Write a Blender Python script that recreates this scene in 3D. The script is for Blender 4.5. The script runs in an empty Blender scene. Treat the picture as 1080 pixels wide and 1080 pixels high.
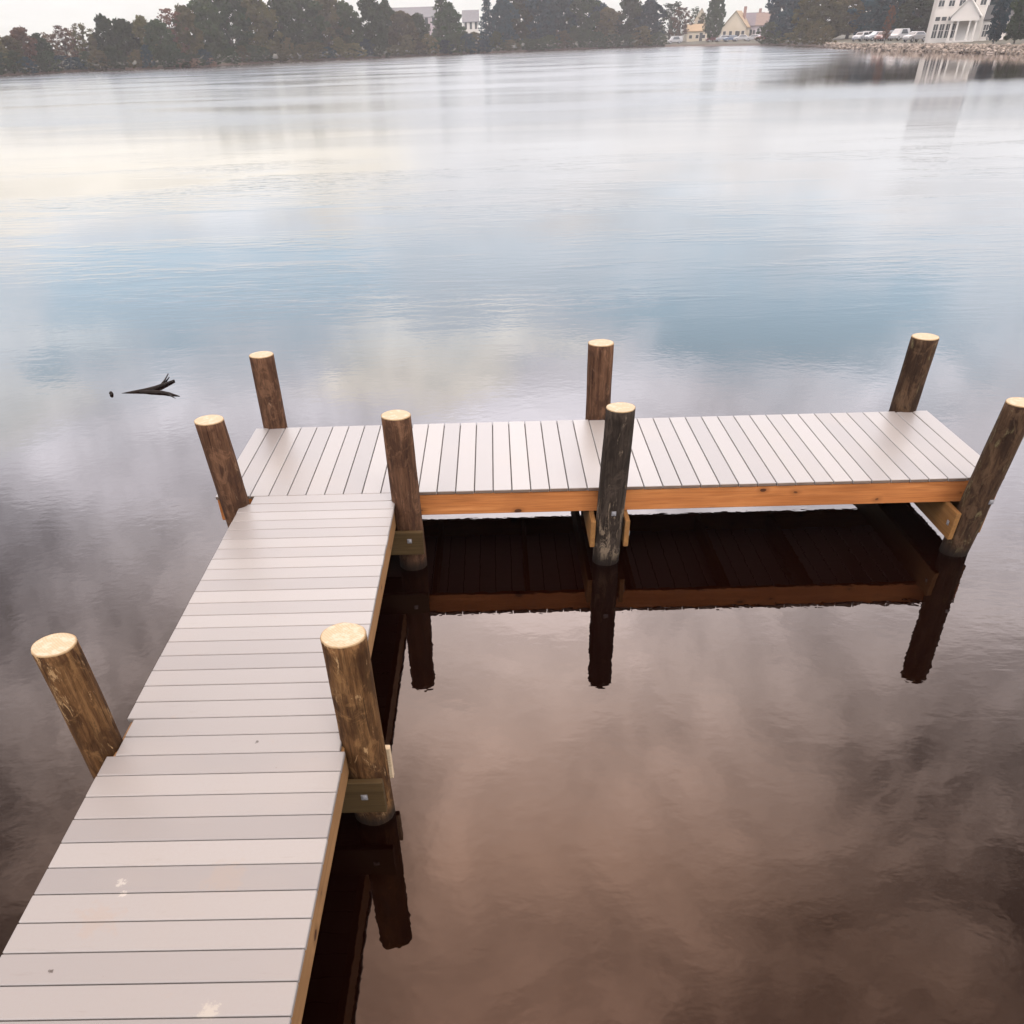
import bpy, bmesh, math, random
from mathutils import Vector, Matrix, noise
sc = bpy.context.scene
COL = sc.collection
PI = math.pi
WATER = -0.55

# ------------------------------------------------------------------ helpers
def tag(o, label=None, cat=None, group=None, kind=None):
    if label: o['label'] = label
    if cat: o['category'] = cat
    if group: o['group'] = group
    if kind: o['kind'] = kind
    return o

def link(name, bm, m, parent=None, smooth=False, loc=None):
    me = bpy.data.meshes.new(name)
    bm.to_mesh(me); bm.free()
    for mm in (m if isinstance(m, (list, tuple)) else [m]):
        me.materials.append(mm)
    if smooth:
        for f in me.polygons: f.use_smooth = True
    o = bpy.data.objects.new(name, me); COL.objects.link(o)
    if parent: o.parent = parent
    if loc is not None: o.location = loc
    return o

def empty(name, loc=(0, 0, 0), rz=0):
    o = bpy.data.objects.new(name, None); COL.objects.link(o)
    o.location = loc; o.rotation_euler = (0, 0, rz); o.empty_display_size = .2
    return o

def box(bm, x0, x1, y0, y1, z0, z1, mi=0, bev=0):
    v = [bm.verts.new((x, y, z)) for x in (x0, x1) for y in (y0, y1) for z in (z0, z1)]
    fs = []
    for q in ((0, 1, 3, 2), (4, 6, 7, 5), (0, 4, 5, 1), (2, 3, 7, 6), (0, 2, 6, 4), (1, 5, 7, 3)):
        f = bm.faces.new([v[i] for i in q]); f.material_index = mi; fs.append(f)
    if bev:
        es = list({e for f in fs for e in f.edges})
        r = bmesh.ops.bevel(bm, geom=es, offset=bev, segments=1, affect='EDGES', profile=.5)
        fs = list({f for vv in r['verts'] for f in vv.link_faces} | set(f for f in fs if f.is_valid))
    return fs

def tube(bm, pts, rads, seg=8, cap=True, mi=0):
    rings = []
    n = len(pts)
    pts = [Vector(p) for p in pts]
    for i in range(n):
        d = (pts[min(i + 1, n - 1)] - pts[max(i - 1, 0)]).normalized()
        a = d.cross(Vector((0, 0, 1)))
        if a.length < 1e-3: a = Vector((1, 0, 0))
        a.normalize(); b = d.cross(a).normalized()
        rings.append([bm.verts.new(pts[i] + (a * math.cos(t * 2 * PI / seg) + b * math.sin(t * 2 * PI / seg)) * rads[i]) for t in range(seg)])
    for i in range(n - 1):
        for t in range(seg):
            f = bm.faces.new((rings[i][t], rings[i][(t + 1) % seg], rings[i + 1][(t + 1) % seg], rings[i + 1][t])); f.material_index = mi
    if cap:
        bm.faces.new(rings[0][::-1]); bm.faces.new(rings[-1])

# ------------------------------------------------------------------ node helpers
def newmat(name):
    m = bpy.data.materials.new(name); m.use_nodes = True
    nt = m.node_tree; nt.nodes.clear()
    out = nt.nodes.new('ShaderNodeOutputMaterial')
    b = nt.nodes.new('ShaderNodeBsdfPrincipled'); nt.links.new(b.outputs[0], out.inputs[0])
    return m, nt, b

def N(nt, t, **k):
    n = nt.nodes.new(t)
    for a, v in k.items():
        if a.startswith('i_'): n.inputs[a[2:].replace('_', ' ')].default_value = v
        else: setattr(n, a, v)
    return n

def coords(nt, scale=(1, 1, 1), src='Object', rot=(0, 0, 0)):
    tc = N(nt, 'ShaderNodeTexCoord'); mp = N(nt, 'ShaderNodeMapping')
    mp.inputs['Scale'].default_value = scale; mp.inputs['Rotation'].default_value = rot
    nt.links.new(tc.outputs[src], mp.inputs[0]); return mp.outputs[0]

def noisetex(nt, vec, scale, detail=4, rough=.55, dist=0):
    n = N(nt, 'ShaderNodeTexNoise'); n.inputs['Scale'].default_value = scale
    n.inputs['Detail'].default_value = detail; n.inputs['Roughness'].default_value = rough
    n.inputs['Distortion'].default_value = dist
    nt.links.new(vec, n.inputs['Vector']); return n.outputs['Fac']

def ramp(nt, fac, stops):
    r = N(nt, 'ShaderNodeValToRGB'); cr = r.color_ramp
    while len(cr.elements) < len(stops): cr.elements.new(.5)
    for e, (p, c) in zip(cr.elements, stops):
        e.position = p; e.color = (*c, 1) if len(c) == 3 else c
    nt.links.new(fac, r.inputs[0]); return r.outputs[0]

def mixc(nt, fac, a, b, mode='MIX'):
    m = N(nt, 'ShaderNodeMix', data_type='RGBA', blend_type=mode)
    for s, i in ((fac, 0), (a, 6), (b, 7)):
        if hasattr(s, 'links'): nt.links.new(s, m.inputs[i])
        else: m.inputs[i].default_value = s if i == 0 else ((*s, 1) if len(s) == 3 else s)
    return m.outputs[2]

def mth(nt, op, a, b=None, c=None, clamp=False):
    m = N(nt, 'ShaderNodeMath', operation=op); m.use_clamp = clamp
    for i, s in enumerate((a, b, c)):
        if s is None: continue
        if hasattr(s, 'links'): nt.links.new(s, m.inputs[i])
        else: m.inputs[i].default_value = s
    return m.outputs[0]

def maprange(nt, v, a, b, c=0., d=1., smooth=True):
    m = N(nt, 'ShaderNodeMapRange'); m.interpolation_type = 'SMOOTHSTEP' if smooth else 'LINEAR'
    for i, s in enumerate((v, a, b, c, d)):
        if hasattr(s, 'links'): nt.links.new(s, m.inputs[i])
        else: m.inputs[i].default_value = s
    return m.outputs[0]

def bump(nt, b, h, strength=.3, dist=.01):
    n = N(nt, 'ShaderNodeBump'); n.inputs['Strength'].default_value = strength
    n.inputs['Distance'].default_value = dist
    nt.links.new(h, n.inputs['Height']); nt.links.new(n.outputs[0], b.inputs['Normal'])

def flat(name, c, rough=.7, var=.12, sc_=1.5, metal=0):
    m, nt, b = newmat(name)
    f = noisetex(nt, coords(nt), sc_, 5)
    col = ramp(nt, f, [(.25, tuple(x * (1 - var) for x in c)), (.75, tuple(min(1, x * (1 + var)) for x in c))])
    nt.links.new(col, b.inputs['Base Color']); b.inputs['Roughness'].default_value = rough
    b.inputs['Metallic'].default_value = metal
    return m

# ------------------------------------------------------------------ materials
def mat_deck():
    m, nt, b = newmat('composite_decking')
    at = N(nt, 'ShaderNodeAttribute', attribute_name='tone')
    tone = at.outputs['Fac']
    v = coords(nt)
    base = ramp(nt, tone, [(0, (.146, .138, .137)), (.3, (.167, .158, .155)), (.7, (.177, .168, .164)), (1, (.195, .185, .180))])
    big = noisetex(nt, v, 1.1, 3)
    base = mixc(nt, maprange(nt, big, .45, .75, 0, .35), base, (0.195, 0.170, 0.151))
    fine = noisetex(nt, v, 60, 3)
    base = mixc(nt, maprange(nt, fine, .35, .65, 0, .10), base, (.165, .135, .125))
    # small specks and smears of dirt
    vo = N(nt, 'ShaderNodeTexVoronoi'); vo.inputs['Scale'].default_value = 5.5; nt.links.new(v, vo.inputs['Vector'])
    dots = maprange(nt, vo.outputs['Distance'], .02, .035, 1, 0)
    sel = maprange(nt, noisetex(nt, v, 2.1, 1), .5, .56)
    base = mixc(nt, mth(nt, 'MULTIPLY', mth(nt, 'MULTIPLY', dots, sel), .8), base, (.09, .06, .05))
    sm = noisetex(nt, v, 9, 5, .7)
    base = mixc(nt, maprange(nt, sm, .64, .76, 0, .32), base, (.20, .145, .105))
    pale = noisetex(nt, coords(nt, (1, 1, 1), rot=(0, 0, .8)), 7, 5, .75)
    base = mixc(nt, maprange(nt, pale, .74, .77, 0, .6), base, (.34, .30, .24))
    for (px_, py_, r_, c_, a_, sc_) in ((-.30, -4.33, .042, (.28, .26, .22), .5, 42), (-.83, -3.72, .022, (.28, .265, .24), .7, 55), (-.80, -3.78, .018, (.3, .28, .25), .7, 60), (-.86, -3.91,   .10, (.20, .145, .11), .25, 20), (-.45, -2.82, .012, (.03, .02, .015), .9, 60), (-.95, -4.15, .012, (.03, .02, .015), .9, 60), (-.4, -3.7, .10, (.19, .145, .11), .25, 22)):
        dv = N(nt, 'ShaderNodeVectorMath', operation='DISTANCE'); dv.inputs[1].default_value = (px_, py_, 0); nt.links.new(v, dv.inputs[0])
        e_ = mth(nt, 'ADD', dv.outputs['Value'], mth(nt, 'MULTIPLY', mth(nt, 'SUBTRACT', noisetex(nt, v, sc_, 4, .7), .5), r_ * 3.2))
        base = mixc(nt, maprange(nt, e_, r_ * .45, r_, a_, 0), base, c_)
    scf = noisetex(nt, coords(nt, (3, 22, 1)), 1.5, 4, .7)
    base = mixc(nt, maprange(nt, scf, .60, .74, 0, .22), base, (.11, .09, .08))
    nt.links.new(base, b.inputs['Base Color'])
    b.inputs['Roughness'].default_value = .42
    g = noisetex(nt, v, 180, 2)
    bump(nt, b, g, .12, .0012)
    return m

def mat_pine(axis, c0, c1, knots=True, name='pine_timber'):
    m, nt, b = newmat(name)
    s = {'x': (.6, 14, 14), 'y': (14, .6, 14)}[axis]
    v = coords(nt, s)
    g = noisetex(nt, v, 2.4, 5, .6, .6)
    col = ramp(nt, g, [(.3, c0), (.55, tuple((a + d) / 2 for a, d in zip(c0, c1))), (.72, c1)])
    fg = noisetex(nt, coords(nt, {'x': (1.5, 60, 60), 'y': (60, 1.5, 60)}[axis]), 2.2, 4, .6, .3)
    col = mixc(nt, maprange(nt, fg, .48, .66, 0, .45), col, tuple(x * .6 for x in c0))
    big = noisetex(nt, coords(nt), 1.6, 3)
    col = mixc(nt, maprange(nt, big, .4, .7, 0, .45), col, tuple(x * .72 for x in c0))
    if knots:
        sp = N(nt, 'ShaderNodeSeparateXYZ'); nt.links.new(coords(nt), sp.inputs[0])
        cb = N(nt, 'ShaderNodeCombineXYZ')
        nt.links.new(mth(nt, 'MULTIPLY', sp.outputs[0 if axis == 'x' else 1], 3.1), cb.inputs[0])
        nt.links.new(mth(nt, 'MULTIPLY', sp.outputs[2], 5.2), cb.inputs[1])
        wn = N(nt, 'ShaderNodeVectorMath', operation='ADD'); wob = N(nt, 'ShaderNodeTexNoise'); wob.inputs['Scale'].default_value = 9
        nt.links.new(coords(nt), wob.inputs['Vector'])
        wsc = N(nt, 'ShaderNodeVectorMath', operation='SCALE'); wsc.inputs['Scale'].default_value = .12; nt.links.new(wob.outputs['Color'], wsc.inputs[0])
        nt.links.new(cb.outputs[0], wn.inputs[0]); nt.links.new(wsc.outputs[0], wn.inputs[1])
        vo = N(nt, 'ShaderNodeTexVoronoi', voronoi_dimensions='2D'); vo.inputs['Scale'].default_value = 1; nt.links.new(wn.outputs[0], vo.inputs['Vector'])
        sepc = N(nt, 'ShaderNodeSeparateColor'); nt.links.new(vo.outputs['Color'], sepc.inputs[0])
        size = maprange(nt, sepc.outputs[0], .35, 1, .0, .085, False)
        d = mth(nt, 'SUBTRACT', vo.outputs['Distance'], size)
        k = mth(nt, 'MULTIPLY', maprange(nt, d, -.01, .02, 1, 0), maprange(nt, size, .02, .04))
        kk = mth(nt, 'MULTIPLY', maprange(nt, d, .0, .16, .55, 0), maprange(nt, size, .01, .04))
        col = mixc(nt, kk, col, tuple(x * .55 for x in c0))
        col = mixc(nt, mth(nt, 'MULTIPLY', k, .9), col, (.030, .010, .005))
    nt.links.new(col, b.inputs['Base Color']); b.inputs['Roughness'].default_value = .75; b.inputs['Specular IOR Level'].default_value = .15
    bump(nt, b, g, .35, .003)
    return m

def mat_pile(name, dark, mid, light, patch, pthr=.60, wet=(.006, .004, .003), seed=0., zpat=.0):
    m, nt, b = newmat(name)
    tc = N(nt, 'ShaderNodeTexCoord'); mp = N(nt, 'ShaderNodeMapping'); mp.inputs['Location'].default_value = (seed, seed * .7, seed * .3)
    nt.links.new(tc.outputs['Object'], mp.inputs[0])
    def sv(s):
        q = N(nt, 'ShaderNodeMapping'); q.inputs['Scale'].default_value = s
        nt.links.new(mp.outputs[0], q.inputs[0]); return q.outputs[0]
    fib = noisetex(nt, sv((38, 38, 2.6)), 1, 6, .65, .4)
    blo = noisetex(nt, sv((9, 9, 4)), 1, 5, .65, .8)
    col = ramp(nt, fib, [(.30, dark), (.5, mid), (.72, light)])
    col = mixc(nt, maprange(nt, blo, .44, .60, 0, .75), col, dark)
    bl2 = noisetex(nt, sv((5, 5, 3.5)), 1.3, 5, .7, 1.2)
    col = mixc(nt, maprange(nt, bl2, .52, .62, 0, .5), col, tuple(min(1, x * 1.25) for x in light))
    fine = noisetex(nt, sv((120, 120, 14)), 1, 3, .7)
    col = mixc(nt, maprange(nt, fine, .5, .72, 0, .55), col, tuple(x * .45 for x in dark))
    pat = noisetex(nt, sv((14, 14, 4.2)), 1, 6, .75, .9)
    spz = N(nt, 'ShaderNodeSeparateXYZ'); nt.links.new(tc.outputs['Object'], spz.inputs[0])
    pat = mth(nt, 'ADD', pat, maprange(nt, spz.outputs[2], .25, -.25, 0, zpat))
    col = mixc(nt, maprange(nt, pat, pthr, pthr + .07, 0, .85), col, patch)
    # checks: thin dark vertical cracks
    cr = noisetex(nt, sv((70, 70, 2.0)), 1, 2, .5)
    col = mixc(nt, maprange(nt, cr, .66, .72, 0, .7), col, tuple(x * .35 for x in dark))
    sp = N(nt, 'ShaderNodeSeparateXYZ'); nt.links.new(tc.outputs['Object'], sp.inputs[0])
    wl = mth(nt, 'ADD', sp.outputs[2], mth(nt, 'MULTIPLY', blo, .14))
    col = mixc(nt, maprange(nt, wl, WATER + .08, WATER + .20, .9, 0), col, wet)
    nt.links.new(col, b.inputs['Base Color']); b.inputs['Roughness'].default_value = .85; b.inputs['Specular IOR Level'].default_value = .12
    h = mth(nt, 'ADD', fib, mth(nt, 'MULTIPLY', pat, .9))
    bump(nt, b, h, .8, .010)
    return m

def mat_cap():
    m, nt, b = newmat('fresh_end_grain')
    tc = N(nt, 'ShaderNodeTexCoord')
    w = N(nt, 'ShaderNodeTexWave', wave_type='RINGS', rings_direction='Z'); w.inputs['Scale'].default_value = 24; w.inputs['Distortion'].default_value = 1.8
    w.inputs['Detail Scale'].default_value = 3
    nt.links.new(tc.outputs['Generated'], w.inputs['Vector'])
    mp = N(nt, 'ShaderNodeMapping'); mp.inputs['Location'].default_value = (-.5, -.5, 0)
    nt.links.new(tc.outputs['Generated'], mp.inputs[0])
    mp.inputs['Scale'].default_value = (.22, .22, 0)
    nt.links.new(mp.outputs[0], w.inputs['Vector'])
    oi = N(nt, 'ShaderNodeObjectInfo')
    col = ramp(nt, w.outputs['Fac'], [(0, (0.264, 0.204, 0.126)), (1, (0.296, 0.240, 0.160))])
    n = noisetex(nt, coords(nt), 26, 5, .7)
    col = mixc(nt, maprange(nt, n, .50, .60, 0, .7), col, (0.336, 0.300, 0.235))
    n2 = noisetex(nt, coords(nt), 17, 4, .6)
    col = mixc(nt, maprange(nt, n2, .62, .74, 0, .6), col, (.21, .14, .07))
    # darker sapwood rim
    vl = N(nt, 'ShaderNodeVectorMath', operation='LENGTH'); mp2 = N(nt, 'ShaderNodeMapping'); mp2.inputs['Location'].default_value = (-.5, -.5, 0); mp2.inputs['Scale'].default_value = (1, 1, 0)
    nt.links.new(tc.outputs['Generated'], mp2.inputs[0]); nt.links.new(mp2.outputs[0], vl.inputs[0])
    col = mixc(nt, maprange(nt, vl.outputs['Value'], .44, .49, 0, .75), col, (.2, .125, .05))
    nt.links.new(col, b.inputs['Base Color']); b.inputs['Roughness'].default_value = .8
    bump(nt, b, n, .3, .002)
    return m

def mat_water():
    m, nt, b = newmat('lake_water')
    tc = N(nt, 'ShaderNodeTexCoord')
    sp = N(nt, 'ShaderNodeSeparateXYZ'); nt.links.new(tc.outputs['Object'], sp.inputs[0])
    X, Y = sp.outputs[0], sp.outputs[1]
    def sv(s, rz=0):
        q = N(nt, 'ShaderNodeMapping'); q.inputs['Scale'].default_value = s; q.inputs['Rotation'].default_value = (0, 0, rz)
        nt.links.new(tc.outputs['Object'], q.inputs[0]); return q.outputs[0]
    # reflective tannin-dark water: black-brown body, strong mirror
    b.inputs['Metallic'].default_value = 1
    b.inputs['Base Color'].default_value = WCOL
    b.inputs['Specular Tint'].default_value = (1, 1, 1, 1)
    # wind patches
    wind = noisetex(nt, sv((.035, .11, 1), .15), 1, 3, .6, .6)
    wmid = noisetex(nt, sv((.10, .32, 1), -.1), 1, 3, .55, .4)
    far = maprange(nt, Y, 14, 60, 0, 1)
    # calm lee in front of the right-hand shore
    dx = mth(nt, 'SUBTRACT', X, mth(nt, 'MULTIPLY', Y, .40))
    lee = mth(nt, 'MULTIPLY', maprange(nt, dx, -14, 0, 0, 1), maprange(nt, Y, 58, 82, 0, 1))
    lee = mth(nt, 'MULTIPLY', lee, maprange(nt, wind, .40, .55, .72, 1))
    rough = mth(nt, 'MULTIPLY', far, maprange(nt, wind, .3, .7, .14, .24))
    rough = mth(nt, 'MULTIPLY', rough, mth(nt, 'SUBTRACT', 1, mth(nt, 'MULTIPLY', lee, .96)))
    nt.links.new(mth(nt, 'ADD', rough, 0.0), b.inputs['Roughness'])
    # heights in metres
    h1 = mth(nt, 'MULTIPLY', noisetex(nt, sv((9, 12, 1)), 1, 2, .5), .0006)
    h0 = mth(nt, 'MULTIPLY', noisetex(nt, sv((2.2, 3.2, 1), .5), 1, 2, .5), .0008)
    midm = mth(nt, 'MULTIPLY', maprange(nt, Y, 4, 11, 0, 1), mth(nt, 'SUBTRACT', 1, maprange(nt, Y, 20, 46, 0, 1)))
    midm = mth(nt, 'MULTIPLY', midm, maprange(nt, wmid, .40, .62, .12, 1))
    h2 = mth(nt, 'MULTIPLY', noisetex(nt, sv((1.3, 4.6, 1), .12), 1, 3, .5, .5), mth(nt, 'MULTIPLY', midm, .009))
    # light breeze right of the dock
    rp = mth(nt, 'MULTIPLY', maprange(nt, X, 2.6, 5.5, 0, 1), maprange(nt, Y, 0, 3, 1, 0))
    h3 = mth(nt, 'MULTIPLY', noisetex(nt, sv((4, 11, 1), .9), 1, 2, .5, .3), mth(nt, 'MULTIPLY', rp, .0015))
    h = mth(nt, 'ADD', mth(nt, 'ADD', h0, h1), mth(nt, 'ADD', h2, h3))
    bn = N(nt, 'ShaderNodeBump'); bn.inputs['Strength'].default_value = 1; bn.inputs['Distance'].default_value = 1
    nt.links.new(h, bn.inputs['Height']); nt.links.new(bn.outputs[0], b.inputs['Normal'])
    df = N(nt, 'ShaderNodeBsdfDiffuse'); df.inputs['Color'].default_value = (.0020, .0004, .0002, 1)
    ad = N(nt, 'ShaderNodeAddShader'); nt.links.new(b.outputs[0], ad.inputs[0]); nt.links.new(df.outputs[0], ad.inputs[1])
    nt.links.new(ad.outputs[0], nt.nodes['Material Output'].inputs[0])
    return m
WCOL = (.049, .0365, .0305, 1)

# ------------------------------------------------------------------ camera (solved from the deck boards)
F, CX, CY, CZ = 849.698, .78102, -5.90197, 2.57542
YAW, PIT, ROL = -.0195076, .7361318, -.0337651
OX, OY = -20.83684, 271.3516
def basis():
    cy, sy = math.cos(YAW), math.sin(YAW); cp, sp = math.cos(PIT), math.sin(PIT); cr, sr = math.cos(ROL), math.sin(ROL)
    fw = Vector((sy * cp, cy * cp, -sp)); r = Vector((cy, -sy, 0)); u = r.cross(fw)
    return cr * r + sr * u, -sr * r + cr * u, fw
CR, CU, CF = basis()
cam = bpy.data.cameras.new('camera'); co = bpy.data.objects.new('camera', cam); COL.objects.link(co)
mw = Matrix(((CR.x, CU.x, -CF.x, CX), (CR.y, CU.y, -CF.y, CY), (CR.z, CU.z, -CF.z, CZ), (0, 0, 0, 1)))
co.matrix_world = mw
cam.sensor_width = 36; cam.lens = 36 * F / 1080; cam.clip_start = .05; cam.clip_end = 6000
cam.shift_x = -OX / 1080; cam.shift_y = OY / 1080
sc.camera = co
CP = Vector((CX, CY, CZ))
def bearing(u, v=40):                       # horizontal unit direction of a survey mark on the far bank
    d = CR * (u - 540 - OX) / F - CU * (v - 540 - OY) / F + CF
    return d
def survey(u, dist, v=None, z=None):
    d = bearing(u, 40 if v is None else v); h = Vector((d.x, d.y, 0)); L = h.length
    p = CP + d * (dist / L)
    if z is not None: p.z = z
    return p

# ------------------------------------------------------------------ setting
SH = [(-260, 150), (-120, 205), (0, 244), (90, 258), (170, 252), (205, 250), (235, 266), (300, 285), (400, 302), (540, 328), (640, 345), (720, 338), (830, 292), (868, 245), (884, 218), (920, 202), (960, 186), (1020, 168), (1080, 154), (1200, 135), (1400, 110)]
def az_of(u):
    d = bearing(u); return math.atan2(d.x, d.y)
SHA = [(az_of(u), r) for u, r in SH]
def shore_r(a):
    if a < SHA[0][0]:
        t = min(1, (SHA[0][0] - a) / (PI * .5)); return SHA[0][1] * (1 - t) ** 1.5 + 14 * (1 - (1 - t) ** 1.5) if t < 1 else 14
    if a > SHA[-1][0]:
        t = min(1, (a - SHA[-1][0]) / (PI * .5)); return SHA[-1][1] * (1 - t) ** 1.5 + 14 * (1 - (1 - t) ** 1.5) if t < 1 else 14
    for (a0, r0), (a1, r1) in zip(SHA, SHA[1:]):
        if a0 <= a <= a1: return r0 + (r1 - r0) * (a - a0) / (a1 - a0)
def land_z(a, r):
    s = r - shore_r(a)
    right = a > az_of(870)
    if s < 0: return WATER + max(-2, s * .3)
    if right:
        return WATER + min(.5, s * .3) + .010 * max(0, s - 3)
    return WATER + min(.5, s * .25) + (.035 if a < az_of(704) else .012) * min(120, max(0, s - 3))
def ground_at(u, dist): return land_z(az_of(u), dist)

bm = bmesh.new()
NA = 720; prof = [-9, -3, -.6, 0, .6, 1.6, 3, 6, 12, 25, 50, 100, 250, 700, 1900]
rings = []
for i in range(NA):
    a = -PI + 2 * PI * i / NA; rr = shore_r(a) + .8 * noise.noise(Vector((a * 60, 0, 0)))
    rings.append([bm.verts.new((CX + math.sin(a) * (rr + s), CY + math.cos(a) * (rr + s), land_z(a, shore_r(a) + s) + (.12 * noise.noise(Vector((a * 90, s, 3))) if s > 1 else 0))) for s in prof])
for i in range(NA):
    A, B = rings[i], rings[(i + 1) % NA]
    for k in range(len(prof) - 1):
        bm.faces.new((A[k], A[k + 1], B[k + 1], B[k]))
cv = bm.verts.new((CX, CY, WATER - 2.6))
for i in range(NA): bm.faces.new((rings[i][0], rings[(i + 1) % NA][0], cv))
bmesh.ops.recalc_face_normals(bm, faces=bm.faces)
m, nt, b = newmat('grassy_bank')
f = noisetex(nt, coords(nt), .12, 6, .6)
c = ramp(nt, f, [(.3, (.020, .022, .010)), (.5, (.032, .031, .016)), (.7, (.048, .040, .024))])
spz = N(nt, 'ShaderNodeSeparateXYZ'); nt.links.new(coords(nt), spz.inputs[0])
c = mixc(nt, maprange(nt, spz.outputs[2], WATER + .15, WATER + .5, 1, 0), c, (.05, .03, .022))
nt.links.new(c, b.inputs['Base Color']); b.inputs['Roughness'].default_value = .95
tag(link('ground', bm, m, smooth=True), kind='structure')

bm = bmesh.new()
R = 1700
vs = [bm.verts.new((CX + x * R, CY + y * R, 0)) for x, y in ((-1, -1), (1, -1), (1, 1), (-1, 1))]
bm.faces.new(vs)
# keep the sheet inside the basin: cut to shore + a few metres
bm.free(); bm = bmesh.new()
c0 = bm.verts.new((0, 0, 0)); rg = []
for i in range(360):
    a = -PI + 2 * PI * i / 360; rr = shore_r(a) + 5
    rg.append(bm.verts.new((CX + math.sin(a) * rr, CY + math.cos(a) * rr, 0)))
for i in range(360): bm.faces.new((c0, rg[(i + 1) % 360], rg[i]))
for f in bm.faces: f.normal_update()
if bm.faces[:][0].normal.z < 0: bmesh.ops.reverse_faces(bm, faces=bm.faces)
tag(link('water', bm, mat_water(), loc=(0, 0, WATER)), kind='structure')

# ------------------------------------------------------------------ the dock
P = .1451; W = 1.1788; YN = .1435; DP = 1.4887; XL = -1.4161; XR = 4.661; GAP = .0062; TH = .025; YEND = -7.5
deckm = mat_deck(); gapshadem = flat('board_gap_shade', (.022, .015, .012), .9, .2, 14); endm = flat('board_end', (.10, .068, .05), .8, .25, 14)  # near-black strip colour stands in for the shade inside the board gaps
dock = tag(empty('dock', (0, 0, 0)), 'L-shaped wooden dock with pale grey boards and nine round brown pilings', 'dock')
random.seed(4)
def board(bm, x0, x1, y0, y1, lay, tilt=0):
    n0 = len(bm.verts)
    fs = box(bm, x0, x1, y0, y1, -TH, 0, bev=.0035)
    t = random.random()
    for f in fs:
        if f.is_valid:
            for l in f.loops: l[lay] = (t, t, t, 1)
    for f in fs:
        if f.is_valid:
            f.normal_update()
            if abs(f.normal.y) > .95 and (x1 - x0) < (y1 - y0): f.material_index = 1
    bm.verts.ensure_lookup_table()
    for v in bm.verts[n0:]:
        v.co.z += tilt * (v.co.x if (x1 - x0) > (y1 - y0) else v.co.y - .8) * .5
bm = bmesh.new(); lay = bm.loops.layers.float_color.new('tone')
k = -1
y1 = YN - .002
box_y = [(YN - .138, YN - .004)]
k = 0
ys = [(0.0035, YN - .004)]
while -(k + 1) * P > YEND:
    ys.append((-(k + 1) * P + GAP / 2, -k * P - GAP / 2)); k += 1
for i, (a, c_) in enumerate(ys):
    x0, x1 = -W, 0
    j = i - 1                                  # board j spans k=j..j+1
    if i == 0: x0, x1 = -W + .072, -.028
    if j in (18, 19): x0, x1 = -W + .040, -.026
    if i: box(bm, -W + .05, -.03, c_ - .001, c_ + GAP + .001, -TH + .003, -.016, mi=2)  # added strip blocks light through the gap, its dark colour painting the shade
    board(bm, x0 + random.uniform(-.0015, .0015), x1 + random.uniform(-.0015, .0015), a, c_, lay)
tag(link('walkway_deck', bm, [deckm, endm, gapshadem], dock), 'walkway of crosswise pale pinkish grey boards')
bm = bmesh.new(); lay = bm.loops.layers.float_color.new('tone')
for i in range(42):
    a = XL + (i * P - (.12 * P if i else 0)) + GAP / 2; c_ = XL + ((i + 1) * P - .12 * P) - GAP / 2
    if i: box(bm, a - GAP - .001, a + .001, YN + .02, YN + DP - .02, -TH + .003, -.016, mi=2)  # same added light-blocking strip, shade of the gap put into its colour
    y0, y1 = YN, YN + DP
    mid = (a + c_) / 2
    for px, rr in ((-1.25, .1), (1.70, .1), (4.46, .1)):
        if px - rr < mid < px + rr: y1 = YN + DP - .018
    for px, rr in ((-1.265, .1), (1.645, .1), (4.42, .1), (.08, .1)):
        if px - rr < mid < px + rr: y0 = YN + .006
    board(bm, a, c_, y0 + random.uniform(-.002, .002), y1 + random.uniform(-.002, .002), lay)
tag(link('platform_deck', bm, [deckm, endm, gapshadem], dock), 'end platform of lengthwise-laid pale boards')

pine_x = mat_pine('x', (.255, .088, .024), (.40, .165, .055), True, 'orange_pine')
pine_y = mat_pine('y', (.17, .088, .036), (.24, .135, .06), True, 'tan_pine')
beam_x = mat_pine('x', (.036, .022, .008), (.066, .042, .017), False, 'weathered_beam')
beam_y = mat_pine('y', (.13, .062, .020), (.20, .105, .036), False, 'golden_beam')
ZF0, ZF1 = -.193, -TH - .001
def timber(name, x0, x1, y0, y1, z0, z1, m, label=None, bev=.004):
    bm = bmesh.new(); box(bm, x0, x1, y0, y1, z0, z1, bev=bev)
    cx, cy = (x0 + x1) / 2, (y0 + y1) / 2
    o = link(name, bm, m, dock)
    if label: o['label'] = label
    return o
# rims of the platform
timber('rim_board', XL + .012, XR - .010, YN + .010, YN + .048, ZF0, ZF1, pine_x, 'bright orange knotty front rim of the platform')
timber('rim_board', XL + .012, XR - .010, YN + DP - .048, YN + DP - .010, ZF0, ZF1, pine_x)
timber('rim_board', XL + .012, XL + .050, YN + .050, YN + DP - .050, ZF0, ZF1, pine_y)
timber('rim_board', XR - .048, XR - .010, YN + .050, YN + DP - .050, ZF0, ZF1, pine_y)
for x in (-.6, .2, 1.0, 1.9, 2.7, 3.4): timber('joist', x, x + .038, YN + .050, YN + DP - .050, ZF0, ZF1 - .001, beam_y)
# rims of the walkway
timber('rim_board', -.050, -.012, YEND, -.002, ZF0, ZF1, pine_y, 'tan right-hand rim of the walkway')
timber('rim_board', -W + .012, -W + .050, YEND, -.002, ZF0, ZF1, pine_y)
timber('joist', -W / 2 - .02, -W / 2 + .02, YEND, -.002, ZF0, ZF1 - .001, beam_y)
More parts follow.
